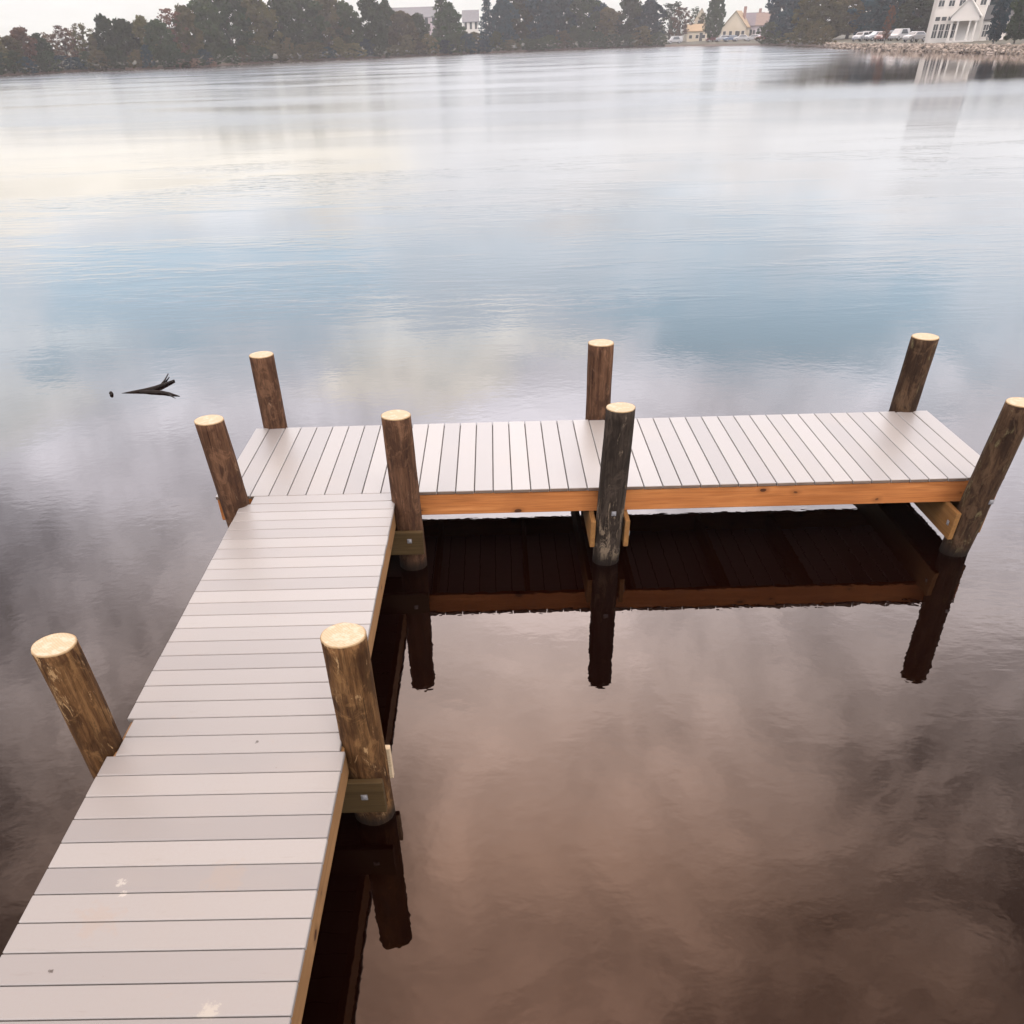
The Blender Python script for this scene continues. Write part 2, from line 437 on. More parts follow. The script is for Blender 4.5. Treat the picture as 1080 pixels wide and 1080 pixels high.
# cross beams bolted either side of the piles
ZB0, ZB1 = -.408, -.195
def bolt(parent, loc, axis, m):
    bm = bmesh.new()
    r = bmesh.ops.create_uvsphere(bm, u_segments=14, v_segments=8, radius=.016)
    bmesh.ops.scale(bm, vec=(1, 1, .42), verts=bm.verts)
    rot = {'y': Matrix.Rotation(PI / 2, 3, 'X'), 'x': Matrix.Rotation(PI / 2, 3, 'Y')}[axis]
    bmesh.ops.rotate(bm, cent=(0, 0, 0), matrix=rot, verts=bm.verts)
    # square washer behind
    s = .002
    if axis == 'y': box(bm, -.017, .017, -.001, .003, -.017, .017)
    else: box(bm, -.001, .003, -.017, .017, -.017, .017)
    return link('bolt_head', bm, m, parent, loc=loc)
zinc = flat('galvanised_bolt', (.16, .16, .17), .6, .3, 60, .3)
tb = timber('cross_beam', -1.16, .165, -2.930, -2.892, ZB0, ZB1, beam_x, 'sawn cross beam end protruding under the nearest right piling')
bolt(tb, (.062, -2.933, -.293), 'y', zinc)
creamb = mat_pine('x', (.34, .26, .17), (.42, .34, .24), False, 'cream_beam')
timber('cross_beam', -1.16, .178, -2.668, -2.630, ZB0, ZB1, creamb, 'pale cream cross beam end behind the nearest right piling')
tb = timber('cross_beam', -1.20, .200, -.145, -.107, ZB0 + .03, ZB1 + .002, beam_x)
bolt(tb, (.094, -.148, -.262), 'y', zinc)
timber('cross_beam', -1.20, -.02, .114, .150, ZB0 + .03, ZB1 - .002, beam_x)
for px in (1.642,):
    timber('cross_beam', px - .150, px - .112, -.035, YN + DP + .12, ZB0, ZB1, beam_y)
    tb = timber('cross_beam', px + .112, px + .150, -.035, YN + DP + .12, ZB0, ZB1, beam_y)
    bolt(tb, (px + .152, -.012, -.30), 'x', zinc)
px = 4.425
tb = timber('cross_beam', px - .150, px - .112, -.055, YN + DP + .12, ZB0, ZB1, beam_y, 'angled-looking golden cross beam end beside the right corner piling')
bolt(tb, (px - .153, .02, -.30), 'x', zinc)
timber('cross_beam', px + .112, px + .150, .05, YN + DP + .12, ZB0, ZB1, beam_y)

capm = mat_cap()
PM = {
 'gold': dict(dark=(.022, .009, .003), mid=(.070, .033, .012), light=(.130, .070, .028), patch=(.25, .16, .08), pthr=.585),
 'brown': dict(dark=(.026, .012, .007), mid=(.066, .032, .017), light=(.108, .057, .032), patch=(.14, .088, .055), pthr=.62),
 'dark': dict(dark=(.010, .007, .005), mid=(.022, .016, .012), light=(.042, .031, .024), patch=(.13, .10, .07), pthr=.60, zpat=.07),
 'mossy': dict(dark=(.014, .007, .004), mid=(.040, .022, .012), light=(.072, .043, .024), patch=(.095, .078, .040), pthr=.58),
}
def piling(key, top, base, r, kind, lab, bolts=()):
    bm = bmesh.new()
    tp, bs = Vector(top), Vector(base)
    seg = 40; nr = 46; zb = -2.2
    ax = (tp - bs) / (tp.z - bs.z)
    lo = bs + ax * (zb - bs.z)
    rings = []
    sd = hash_of[key]
    for i in range(nr + 1):
        t = i / nr; c = lo.lerp(tp, t)
        rad = r * (1.05 - .05 * t)
        ring = []
        for s in range(seg):
            th = 2 * PI * s / seg
            e = noise.noise(Vector((math.cos(th) * 1.1 + sd, math.sin(th) * 1.1, c.z * 1.3))) * .006 + noise.noise(Vector((math.cos(th) * 5 + sd, math.sin(th) * 5, c.z * 4))) * .0034
            ring.append(bm.verts.new(c + Vector((math.cos(th), math.sin(th), 0)) * (rad + e)))
        rings.append(ring)
    for i in range(nr):
        for s in range(seg):
            bm.faces.new((rings[i][s], rings[i][(s + 1) % seg], rings[i + 1][(s + 1) % seg], rings[i + 1][s]))
    topring = [v.co.copy() for v in rings[-1]]
    bm.faces.new(rings[-1]); bm.faces.new(rings[0][::-1])
    o = link('piling', bm, pile_mat(kind, sd), dock, smooth=False)
    for f in o.data.polygons:
        if len(f.vertices) == 4: f.use_smooth = True
    o['label'] = lab
    bm = bmesh.new()
    cen = sum(topring, Vector()) / seg
    r0 = [bm.verts.new(p + Vector((0, 0, -.002)) + (p - cen) * .006) for p in topring]
    r1 = [bm.verts.new(p + Vector((0, 0, .004)) - (p - cen) * .03) for p in topring]
    for s in range(seg): bm.faces.new((r0[s], r0[(s + 1) % seg], r1[(s + 1) % seg], r1[s]))
    bm.faces.new(r1)
    bm.faces.new(r0[::-1])
    link('cut_top', bm, capm, o)
    for (loc, a) in bolts: bolt(o, loc, a, zinc)
hash_of = {k: i * 3.7 + 1.3 for i, k in enumerate('ABCDEFGHI')}
pmc = {}
def pile_mat(kind, sd):
    if (kind, sd) not in pmc: pmc[(kind, sd)] = mat_pile('piling_' + kind, seed=sd, **PM[kind])
    return pmc[(kind, sd)]
piling('A', (-1.257, -2.80, .581), (-1.246, -2.79, WATER), .100, 'gold', 'golden brown piling left of the walkway, nearest on the left')
piling('B', (.064, -2.78, .586), (.070, -2.78, WATER), .105, 'gold', 'golden brown piling with torn fibres, nearest on the right of the walkway')
piling('C', (-1.262, .01, .62), (-1.195, .03, WATER), .105, 'brown', 'smooth reddish brown piling where the walkway meets the platform, left side')
piling('D', (-1.251, 1.71, .592), (-1.262, 1.715, WATER), .105, 'brown', 'brown piling at the rear left corner of the platform')
piling('E', (.069, .008, .62), (.088, .028, WATER), .106, 'brown', 'brown streaked piling in the inner corner of the dock')
piling('F', (1.693, 1.71, .61), (1.715, 1.73, WATER), .110, 'brown', 'brown piling behind the middle of the platform')
piling('G', (1.656, 0.0, .633), (1.632, .03, WATER), .103, 'dark', 'dark grey piling with flaking bark at the front middle of the platform', [((1.652, -.098, -.105), 'y')])
piling('H', (4.47, 1.69, .592), (4.475, 1.72, WATER), .110, 'mossy', 'dark brown piling at the rear right corner of the platform')
piling('I', (4.436, -.05, .611), (4.405, .03, WATER), .104, 'mossy', 'mottled dark piling at the front right corner of the platform', [((4.470, -.105, -.085), 'y')])

# ------------------------------------------------------------------ driftwood
bm = bmesh.new()
def dw(pts, rads): tube(bm, pts, rads, 9)
dw([(-3.84, 4.60, -.556), (-3.70, 4.63, -.548), (-3.56, 4.66, -.545), (-3.47, 4.73, -.540), (-3.40, 4.83, -.536), (-3.31, 5.03, -.540)], [.006, .018, .027, .024, .019, .010])
dw([(-3.42, 4.82, -.538), (-3.43, 5.02, -.535), (-3.455, 5.27, -.530)], [.014, .011, .006])
dw([(-3.62, 4.63, -.55), (-3.46, 4.60, -.547), (-3.33, 4.57, -.545), (-3.22, 4.51, -.548), (-3.07, 4.42, -.551)], [.020, .026, .022, .018, .009])
dw([(-3.22, 4.50, -.55), (-3.13, 4.38, -.556), (-3.07, 4.31, -.556)], [.014, .011, .005])
for v in bm.verts: v.co += Vector((0, 0, 1)) * .006 * noise.noise(v.co * 18)
dwm = flat('waterlogged_wood', (.011, .008, .007), .8, .4, 12)
dwm.node_tree.nodes['Principled BSDF'].inputs['Specular IOR Level'].default_value = .1
tag(link('driftwood_branch', bm, dwm, smooth=True), 'dark forked driftwood branch floating on the lake left of the platform', 'driftwood')
bm = bmesh.new(); bmesh.ops.create_icosphere(bm, subdivisions=2, radius=.03)
for v in bm.verts:
    v.co.x *= .75 + .3 * noise.noise(v.co * 40); v.co.z *= 1.1
tag(link('driftwood_knot', bm, dwm, smooth=True, loc=(-3.955, 4.567, WATER + .005)), 'tiny dark wood stub poking from the water, left of the forked branch', 'driftwood')

# ------------------------------------------------------------------ trees
def leafmat(name, c, rnd=.35):
    m, nt, b = newmat(name)
    oi = N(nt, 'ShaderNodeObjectInfo')
    f = noisetex(nt, coords(nt), .9, 4, .6)
    a = ramp(nt, f, [(.3, tuple(x * .72 for x in c)), (.5, c), (.7, tuple(x * 1.4 for x in c))])
    hs = N(nt, 'ShaderNodeHueSaturation'); nt.links.new(a, hs.inputs['Color'])
    nt.links.new(maprange(nt, oi.outputs['Random'], 0, 1, 1 - rnd, 1 + rnd, False), hs.inputs['Value'])
    nt.links.new(maprange(nt, mth(nt, 'FRACT', mth(nt, 'MULTIPLY', oi.outputs['Random'], 7.3)), 0, 1, .475, .515, False), hs.inputs['Hue'])
    nt.links.new(hs.outputs[0], b.inputs['Base Color']); b.inputs['Roughness'].default_value = .9; b.inputs['Specular IOR Level'].default_value = .1
    tr = N(nt, 'ShaderNodeBsdfTranslucent'); nt.links.new(hs.outputs[0], tr.inputs['Color'])
    ms = N(nt, 'ShaderNodeMixShader'); ms.inputs[0].default_value = .45; nt.links.new(b.outputs[0], ms.inputs[1]); nt.links.new(tr.outputs[0], ms.inputs[2])
    nt.links.new(ms.outputs[0], nt.nodes['Material Output'].inputs[0])
    return m
LM = {'green': leafmat('green_foliage', (0.022, 0.037, 0.015)), 'olive': leafmat('olive_foliage', (0.07, 0.062, 0.024)), 'russet': leafmat('russet_foliage', (0.08, 0.043, 0.026)), 'bluegreen': leafmat('conifer_foliage', (0.006, 0.025, 0.036))}
barkm = flat('bark', (.035, .026, .02), .9, .3, 3)
def leaf_quads(bm, c, s, n, sx, rng):
    for _ in range(n):
        # clump ellipsoid shell-biased
        d = Vector((rng.gauss(0, 1), rng.gauss(0, 1), rng.gauss(0, 1))).normalized() * (rng.random() ** .45)
        p = c + Vector((d.x * s.x, d.y * s.y, d.z * s.z))
        a = Vector((rng.gauss(0, 1), rng.gauss(0, 1), rng.gauss(0, 1))).normalized()
        b_ = a.cross(Vector((rng.gauss(0, 1), rng.gauss(0, 1), rng.gauss(0, 1)))).normalized()
        w = sx * rng.uniform(.6, 1.3); h = w * rng.uniform(.5, .9)
        try: bm.faces.new([bm.verts.new(p + a * w), bm.verts.new(p + b_ * h), bm.verts.new(p - a * w), bm.verts.new(p - b_ * h)])
        except ValueError: pass
PROTO = {}
def tree_proto(kind, seed):
    """unit tree: height 1, crown radius about .33"""
    key = (kind, seed)
    if key in PROTO: return PROTO[key]
    rng = random.Random(seed * 31 + len(kind))
    tb, cb = bmesh.new(), bmesh.new()
    H = 10.
    lean = Vector((rng.uniform(-.05, .05), rng.uniform(-.05, .05), 1))
    top = .92 if kind == 'conifer' else .8
    pts = [lean * (H * top * t) + Vector((.15 * math.sin(t * 5 + seed), .1 * math.cos(t * 4), 0)) * t for t in (0, .15, .35, .55, .75, 1)]
    tube(tb, pts, [.26, .2, .17, .13, .09, .03], 9)
    if kind == 'conifer':
        for i in range(34):
            t = .1 + .9 * i / 34; z = H * t; rad = (1.02 - t) * 2.5 * rng.uniform(.75, 1.15)
            n = max(3, int(9 * (1.1 - t)))
            for k in range(n):
                a = rng.uniform(0, 2 * PI); q = rad * rng.uniform(.35, 1)
                c = Vector((math.cos(a) * q, math.sin(a) * q, z - q * .18 + rng.uniform(-.1, .2)))
                leaf_quads(cb, c, Vector((.55, .55, .35)), 16, .2, rng)
            a = rng.uniform(0, 2 * PI); tube(tb, [(0, 0, z), (math.cos(a) * rad * .8, math.sin(a) * rad * .8, z - .2)], [.05, .015], 5)
    else:
        low = {'broad': .12, 'airy': .22, 'bush': .02}[kind]
        nc = {'broad': 85, 'airy': 60, 'bush': 55}[kind]
        ql = {'broad': 62, 'airy': 34, 'bush': 60}[kind]
        RX = {'broad': 3.4, 'airy': 2.8, 'bush': 5.2}[kind]
        for i in range(nc):
            t = low + (1 - low) * ((i + .5) / nc)
            tt = (t - low) / (1 - low)
            env = {'broad': (math.sin(PI * min(1, tt * .80 + .19)) ** .6), 'airy': (.45 + .6 * math.sin(PI * min(1, tt * .9 + .1))), 'bush': math.sqrt(max(.02, 1 - tt * tt))}[kind]
            a = i * 2.399 + rng.uniform(-.5, .5); q = RX * env * (rng.random() ** .5) * rng.uniform(.75, 1.12)
            c = Vector((math.cos(a) * q, math.sin(a) * q, H * t * rng.uniform(.95, 1.04))) + lean * 0
            s = rng.uniform(.55, 1.15) * {'broad': 1, 'airy': .72, 'bush': 1.1}[kind]
            leaf_quads(cb, c, Vector((s, s, s * .72)), ql, (.30 if kind != 'airy' else .20), rng)
            if kind != 'bush' and (i % 4 == 0 or kind == 'airy' and i % 2 == 0):
                p0 = lean * max(.4, c.z * .55)
                tube(tb, [p0, (p0 + c) / 2 + Vector((0, 0, .3)), c], [.07, .045, .015], 5)
    tm = bpy.data.meshes.new('trunk'); tb.to_mesh(tm); tb.free(); tm.materials.append(barkm)
    cm = bpy.data.meshes.new('crown'); cb.to_mesh(cm); cb.free(); cm.materials.append(None)
    PROTO[key] = (tm, cm); return PROTO[key]
CMESH = {}
def tree(u, dist, vtop, wpx, kind, foliage, seed, label, cat, name, group, vbase=None, rot=None):
    p = survey(u, dist); z0 = ground_at(u, dist) - .1
    # top height from its bearing
    d = bearing(u, vtop); L = math.hypot(d.x, d.y); ztop = CZ + d.z / L * dist
    Hh = max(1.5, ztop - z0)
    wm = wpx / 1150 * dist
    tm, cm = tree_proto(kind, seed)
    kk = (kind, seed, foliage)
    if kk not in CMESH:
        c2 = cm.copy(); c2.materials.clear(); c2.materials.append(LM[foliage]); CMESH[kk] = c2
    t = empty(name, (p.x, p.y, z0), rot if rot is not None else seed * 1.7 + u * .37)
    unitw = {'broad': 7.4, 'airy': 6.2, 'bush': 11, 'conifer': 5.0}[kind]
    t.scale = (wm / unitw, wm / unitw, Hh / 10.3)
    for nm, me in (('trunk', tm), ('crown', CMESH[kk])):
        o = bpy.data.objects.new(nm, me); COL.objects.link(o); o.parent = t
    tag(t, label, cat, group)
    return t
# (u, setback from the shore, top v, width px, kind, foliage)
TR = [
 (-14, 10, 34, 34, 'broad', 'olive'), (6, 8, 38, 34, 'broad', 'olive'), (22, 9, 29, 30, 'broad', 'russet'), (38, 9, 37, 30, 'broad', 'green'),
 (52, 10, 34, 26, 'airy', 'russet'), (66, 9, 27, 24, 'airy', 'russet'), (76, 12, 31, 24, 'airy', 'russet'), (88, 9, 25, 28, 'airy', 'olive'), (99, 12, 36, 20, 'broad', 'olive'),
 (113, 10, 15, 30, 'broad', 'green'), (131, 9, 20, 36, 'broad', 'green'), (152, 12, 19, 34, 'broad', 'olive'), (168, 9, 21, 34, 'broad', 'green'),
 (184, 14, 9, 36, 'airy', 'russet'), (198, 16, 6, 34, 'broad', 'olive'), (218, 16, -6, 44, 'broad', 'green'), (243, 12, -12, 52, 'broad', 'green'),
 (272, 10, -10, 50, 'broad', 'olive'), (298, 9, -4, 44, 'broad', 'green'), (322, 10, -10, 50, 'broad', 'green'), (347, 12, -5, 46, 'broad', 'olive'), (366, 9, 1, 36, 'broad', 'green'),
 (392, 9, -9, 36, 'broad', 'green'), (408, 14, 2, 30, 'broad', 'green'), (424, 8, 12, 36, 'broad', 'olive'), (441, 10, 14, 30, 'broad', 'green'),
 (466, 9, -12, 38, 'conifer', 'green'), (474, 8, 5, 34, 'broad', 'green'), (489, 9, 32, 24, 'bush', 'green'), (500, 9, 34, 22, 'bush', 'olive'),
 (514, 10, -8, 30, 'conifer', 'bluegreen'), (531, 9, -2, 36, 'broad', 'bluegreen'), (547, 12, -8, 40, 'broad', 'green'), (566, 9, -12, 42, 'broad', 'bluegreen'),
 (588, 10, -10, 44, 'broad', 'bluegreen'), (612, 10, -10, 44, 'broad', 'green'), (628, 14, 1, 30, 'broad', 'bluegreen'),
 (641, 8, 8, 40, 'broad', 'olive'), (664, 9, -6, 36, 'broad', 'green'), (684, 10, 0, 36, 'broad', 'bluegreen'), (706, 30, 2, 34, 'airy', 'green'), (716, 20, 8, 26, 'airy', 'russet'),
 (752, 22, -10, 22, 'broad', 'green'), (739, 48, 14, 14, 'airy', 'olive'), (731, 70, 8, 16, 'airy', 'green'),
 (818, 14, -8, 30, 'broad', 'bluegreen'), (834, 8, -10, 36, 'broad', 'bluegreen'), (852, 10, -12, 40, 'broad', 'olive'), (868, 22, -4, 44, 'broad', 'olive'),
 (893, 60, -12, 52, 'broad', 'olive'), (916, 66, -14, 50, 'broad', 'bluegreen'), (940, 60, -14, 52, 'broad', 'bluegreen'), (962, 64, -12, 48, 'broad', 'green'), (985, 78, -14, 44, 'broad', 'bluegreen'),
 (1042, 72, -14, 44, 'broad', 'bluegreen'), (1049, 22, -6, 20, 'broad', 'bluegreen'), (1071, 22, -10, 26, 'broad', 'green'), (1063, 64, -14, 50, 'broad', 'bluegreen'), (1088, 60, -14, 50, 'broad', 'green'), (1112, 60, -14, 50, 'broad', 'green'),
]
adj = {'broad': 'full-crowned tree', 'airy': 'thin airy tree', 'bush': 'low rounded shrub', 'conifer': 'pointed conifer'}
colw = {'green': 'dark green', 'olive': 'olive brown', 'russet': 'russet', 'bluegreen': 'dark blue-green'}
SEG = [(-99, 106, 'on the low bank at far left'), (106, 200, 'above the orange reeds'), (200, 380, 'in the tallest left-shore grove'),
       (380, 485, 'left of the small white house'), (485, 640, 'right of the small white house'), (640, 724, 'left of the cream houses'),
       (724, 808, 'among the cream houses'), (808, 880, 'on the point right of the cream houses'), (880, 990, 'behind cars by the big white house'), (990, 1300, 'right of the big white house')]
ordn = ['first', 'second', 'third', 'fourth', 'fifth', 'sixth', 'seventh', 'eighth', 'ninth', 'tenth', 'eleventh', 'twelfth']
TR.sort(key=lambda t: t[0])
cnt = {}
for i, (u, off, vt, wp, kind, fol) in enumerate(TR):
    for a, b_, w in SEG:
        if a <= u < b_: seg = w
    cnt[seg] = cnt.get(seg, 0) + 1
    lab = '%s %s %s, %s from left' % (colw[fol], adj[kind], seg, ordn[cnt[seg] - 1])
    r = shore_r(az_of(u)) + off
    tree(u, r, vt, wp, kind, fol, i % 4, lab, 'shrub' if kind == 'bush' else 'tree', {'broad': 'broadleaf_tree', 'airy': 'sparse_tree', 'bush': 'shrub', 'conifer': 'conifer_tree'}[kind], 'trees along the far shore')
# undergrowth along the waterline, each bush its own thing
rng = random.Random(8)
us = []
u = -20
while u < 700:
    us.append(u); u += rng.uniform(10, 17)
us += [812, 823, 835, 848, 860, 871]
for i, u in enumerate(us):
    r = shore_r(az_of(u)) + rng.uniform(.6, 2.6)
    d = bearing(u, 40); base_v = None
    hh = rng.uniform(14, 27)
    # v of the shoreline there
    hz = 43.5 - .0335 * (u - 491)
    vs_ = hz + (CZ - WATER) / r * 1560
    tree(u, r, vs_ - hh, rng.uniform(20, 34), 'bush', rng.choice(['green', 'green', 'olive', 'bluegreen']), i % 3,
         'dark shoreline bush at the water edge below the far trees, %d from the left' % (i + 1) if False else 'dark leafy bush at the waterline of the wooded far shore', 'bush', 'waterside_bush', 'bushes along the far waterline')
# orange reed patch
for i, (u, w) in enumerate(((186, 18), (201, 20), (216, 16))):
    r = shore_r(az_of(u)) + .6
    tree(u, r, 65 + i * .6, w, 'bush', 'russet', i, ['low orange-brown reed clump jutting into the lake, leftmost of three', 'low orange-brown reed clump, middle of three', 'low orange-brown reed clump, rightmost of three'][i], 'reeds', 'reed_clump', 'orange-brown reed clumps')
rm, rnt, rb = newmat('orange_reed')
f = noisetex(rnt, coords(rnt), 2, 4); rnt.links.new(ramp(rnt, f, [(.3, (.09, .04, .022)), (.7, (.17, .085, .045))]), rb.inputs['Base Color'])
for o in COL.objects:
    if o.name.startswith('reed_clump'):
        for ch in o.children:
            if ch.name.startswith('crown'):
                ch.data = ch.data.copy(); ch.data.materials.clear(); ch.data.materials.append(rm)

# ------------------------------------------------------------------ houses
whitep = flat('white_paint', (.42, .40, .375), .6, .04, .6)
creamp = flat('cream_siding', (.40, .35, .27), .7, .05, .6)
glassm, gnt, gb = newmat('window_glass'); gb.inputs['Base Color'].default_value = (.03, .035, .04, 1); gb.inputs['Roughness'].default_value = .12
roofs = {'grey': flat('grey_shingle', (.10, .103, .115), .85, .15, 2), 'tan': flat('tan_shingle', (.20, .145, .085), .85, .15, 2), 'purple': flat('slate_shingle', (.10, .088, .105), .85, .15, 2), 'brown': flat('brown_shingle', (.13, .095, .083), .85, .15, 2), 'dark': flat('dark_shingle', (.035, .037, .04), .85, .15, 2)}
brickm = flat('brick_wall', (.18, .11, .095), .8, .12, 3)
pinkp = flat('pale_mauve_siding', (.28, .24, .255), .7, .05, 1)

def gable_block(root, x0, x1, y0, y1, h, rise, wall, roof, ridge='x', over=.3, z0=0):
    bm = bmesh.new()
    box(bm, x0, x1, y0, y1, z0 - .6, h)
    if ridge == 'x':
        ym = (y0 + y1) / 2
        for x in (x0, x1):
            s = .002
            bm.faces.new([bm.verts.new(p) for p in ((x, y0, h + .001), (x, y1, h + .001), (x, ym, h + rise))])
    else:
        xm = (x0 + x1) / 2
        for y in (y0, y1):
            bm.faces.new([bm.verts.new(p) for p in ((x0, y, h + .001), (x1, y, h + .001), (xm, y, h + rise))])
    w = link('wall', bm, wall, root)
    bm = bmesh.new(); t = .18
    if ridge == 'x':
        ym = (y0 + y1) / 2; hw = (y1 - y0) / 2; k = rise / hw
        prof_ = [(y0 - over, h - over * k), (ym, h + rise), (y1 + over, h - over * k)]
        P0 = [[(x, y, z + .02) for y, z in prof_] + [(x, y, z + t + .02) for y, z in prof_[::-1]] for x in (x0 - over, x1 + over)]
    else:
        xm = (x0 + x1) / 2; hw = (x1 - x0) / 2; k = rise / hw
        prof_ = [(x0 - over, h - over * k), (xm, h + rise), (x1 + over, h - over * k)]
        P0 = [[(x, y, z + .02) for x, z in prof_] + [(x, y, z + t + .02) for x, z in prof_[::-1]] for y in (y0 - over, y1 + over)]
    A = [bm.verts.new(p) for p in P0[0]]; B = [bm.verts.new(p) for p in P0[1]]
    n = len(A)
    for i in range(n): bm.faces.new((A[i], A[(i + 1) % n], B[(i + 1) % n], B[i]))
    bm.faces.new((A[0], A[1], A[4], A[5])); bm.faces.new((A[1], A[2], A[3], A[4]))
    bm.faces.new((B[0], B[1], B[4], B[5])); bm.faces.new((B[1], B[2], B[3], B[4]))
    bmesh.ops.recalc_face_normals(bm, faces=bm.faces)
    r = link('roof', bm, roof, root)
    return w, r
def window(root, x, z, w, h, y, trim=None, side=0, mull=True):
    """window on a wall facing -Y at depth y (side=+-1: wall facing +-X at x, running along y)"""
    trim = trim or whitep
    bm = bmesh.new(); t = .09
    def bx(a, b_, c, d, dep):
        if side == 0: box(bm, a, b_, y - dep, y + .02, c, d)
        else:
            xx = x
            box(bm, min(xx, xx + side * dep), max(xx, xx + side * dep), a, b_, c, d)
    cx = x if side == 0 else y
    bx(cx - w / 2 - t, cx - w / 2, z - t, z + h + t, .06); bx(cx + w / 2, cx + w / 2 + t, z - t, z + h + t, .06)
    bx(cx - w / 2, cx + w / 2, z + h, z + h + t, .06); bx(cx - w / 2, cx + w / 2, z - t, z, .08)
    if mull:
        bx(cx - .025, cx + .025, z, z + h, .045); bx(cx - w / 2, cx - .026, z + h * .52, z + h * .52 + .05, .045); bx(cx + .026, cx + w / 2, z + h * .52, z + h * .52 + .05, .045)
    fo = link('window', bm, trim, root)
    bm = bmesh.new()
    if side == 0: box(bm, cx - w / 2, cx + w / 2, y - .02, y + .01, z, z + h)
    else: box(bm, min(x, x + side * .02), max(x, x + side * .02), cx - w / 2, cx + w / 2, z, z + h)
    link('pane', bm, glassm, fo)
def house_root(name, u, dist, rz, label, cat='house', group=None):
    p = survey(u, dist); g = ground_at(u, dist)
    d = bearing(u); a = -math.atan2(d.x, d.y)
    return tag(empty(name, (p.x, p.y, g), a + rz), label, cat, group)

# big white house on the right shore: local +x = screen right, -y faces the lake
hd = shore_r(az_of(1008)) + 30
H1 = house_root('lakeside_house', 1008, hd, math.radians(-3), 'big white two-storey lakeside house with columned gabled porch on the right shore')
gable_block(H1, -4.3, 3.5, 0, 9, 6.4, 2.8, whitep, roofs['dark'], 'x')
gable_block(H1, -4.95, -4.302, 1.2, 8, 5.6, 1.6, whitep, roofs['dark'], 'x', .15)
gable_block(H1, 3.502, 7.4, 1.4, 8, 2.7, 1.6, whitep, roofs['dark'], 'x', .3)
for i in range(4): window(H1, -3.6 + i * 1.0, .55, .72, 1.75, 0, mull=True)
for i in range(4): window(H1, -3.6 + i * 1.0, 2.72, .72, .5, 0, mull=False)
for i in range(5): window(H1, -3.6 + i * 1.6, 4.5, .85, 1.35, 0)
for i in range(3): window(H1, 4.2 + i * 1.1, .55, .72, 1.5, 1.4)
# porch: floor, columns, gable front
bm = bmesh.new(); box(bm, -1.3, 2.9, -3.2, -.005, -.5, .12); link('porch_floor', bm, whitep, H1)
for x in (-1.05, -.1, 1.7, 2.65):
    bm = bmesh.new(); tube(bm, [(x, -3.0, .12), (x, -3.0, 2.62)], [.17, .14], 12)
    box(bm, x - .22, x + .22, -3.22, -2.78, .12, .24); box(bm, x - .2, x + .2, -3.2, -2.8, 2.5, 2.62)
    link('column', bm, whitep, H1)
bm = bmesh.new(); box(bm, -1.35, 2.95, -3.25, -.005, 2.62, 3.0); link('porch_beam', bm, whitep, H1)
gable_block(H1, -1.3, 2.9, -3.2, -.01, 3.3, 2.1, whitep, whitep, 'y', .25, z0=3.6)
bm = bmesh.new(); box(bm, 3.7, 7.4, -.2, 1.39, -.4, .25); link('terrace', bm, whitep, H1)
for ch in H1.children:
    if ch.name.startswith('window') and ch.name.endswith('zz'): pass

hdist = lambda u, s: shore_r(az_of(u)) + s
def simple_house(name, u, s, wpx, vtop, rise_frac, wall, roof, ridge, label, nwin=3, rz=0, chim=False, depth=8, two=True, zoff=0):
    D = hdist(u, s); r = house_root(name, u, D, rz, label, group=None)
    r.location.z += zoff
    d = bearing(u, vtop); zt = CZ + d.z / math.hypot(d.x, d.y) * D - r.location.z
    w = wpx / 1150 * D; h = zt * (1 - rise_frac)
    wl, rf = gable_block(r, -w / 2, w / 2, 0, depth, h, zt * rise_frac, wall, roof, ridge)
    for lv in range(2 if two else 1):
        zz = .7 + lv * h * .5; hh = (h * .5 - .9) if two else h - 1.6
        for i in range(nwin):
            window(r, -w / 2 + w * (i + .5) / nwin, zz, w / nwin * .45, max(.7, hh), 0, mull=False)
    bm = bmesh.new(); box(bm, w * .12, w * .12 + 1.0, -.07, -.004, 0, 2.05); dr = link('door', bm, roofs['dark'], r)
    if chim:
        bm = bmesh.new(); box(bm, w * .2, w * .2 + .8, depth * .5 - .4, depth * .5 + .4, h, zt + 1.1); link('chimney', bm, brickm, rf)
    return r
simple_house('cream_house', 735, 34, 20, 26, .40, creamp, roofs['tan'], 'x', 'low cream house wing partly behind the dark tree across the lake', 3, .15, two=False)
simple_house('cream_gabled_house', 737, 48, 12, 9, .35, creamp, roofs['tan'], 'y', 'tall narrow cream gabled house left of the dark tree across the lake', 1, 0)
simple_house('cream_house', 773, 40, 25, 12, .55, creamp, roofs['tan'], 'y', 'cream house with steep tan gable above the parked cars across the lake', 4, -.2, True, two=False)
simple_house('mauve_house', 791, 52, 17, 14, .48, pinkp, roofs['purple'], 'x', 'pale mauve house with slate roof beside the cream gable across the lake', 3, -.15, True, two=False)
simple_house('brown_roofed_house', 805, 46, 18, 14, .45, pinkp, roofs['brown'], 'x', 'pinkish house with brown roof, rightmost of the row across the lake', 3, 0, False, two=False)
simple_house('white_house', 497, 60, 16, 11, .35, whitep, roofs['grey'], 'x', 'small white house with grey roof in the gap between far trees', 3, 0, False)
simple_house('long_building', 432, 90, 60, 8, .3, pinkp, roofs['grey'], 'x', 'long low building whose grey roof shows above the far trees', 8, 0, False)
simple_house('small_shed', 108.5, 22, 7, 52, .4, whitep, roofs['grey'], 'y', 'tiny white shed in the gap of the left far trees', 1, 0, False, depth=4, two=False)

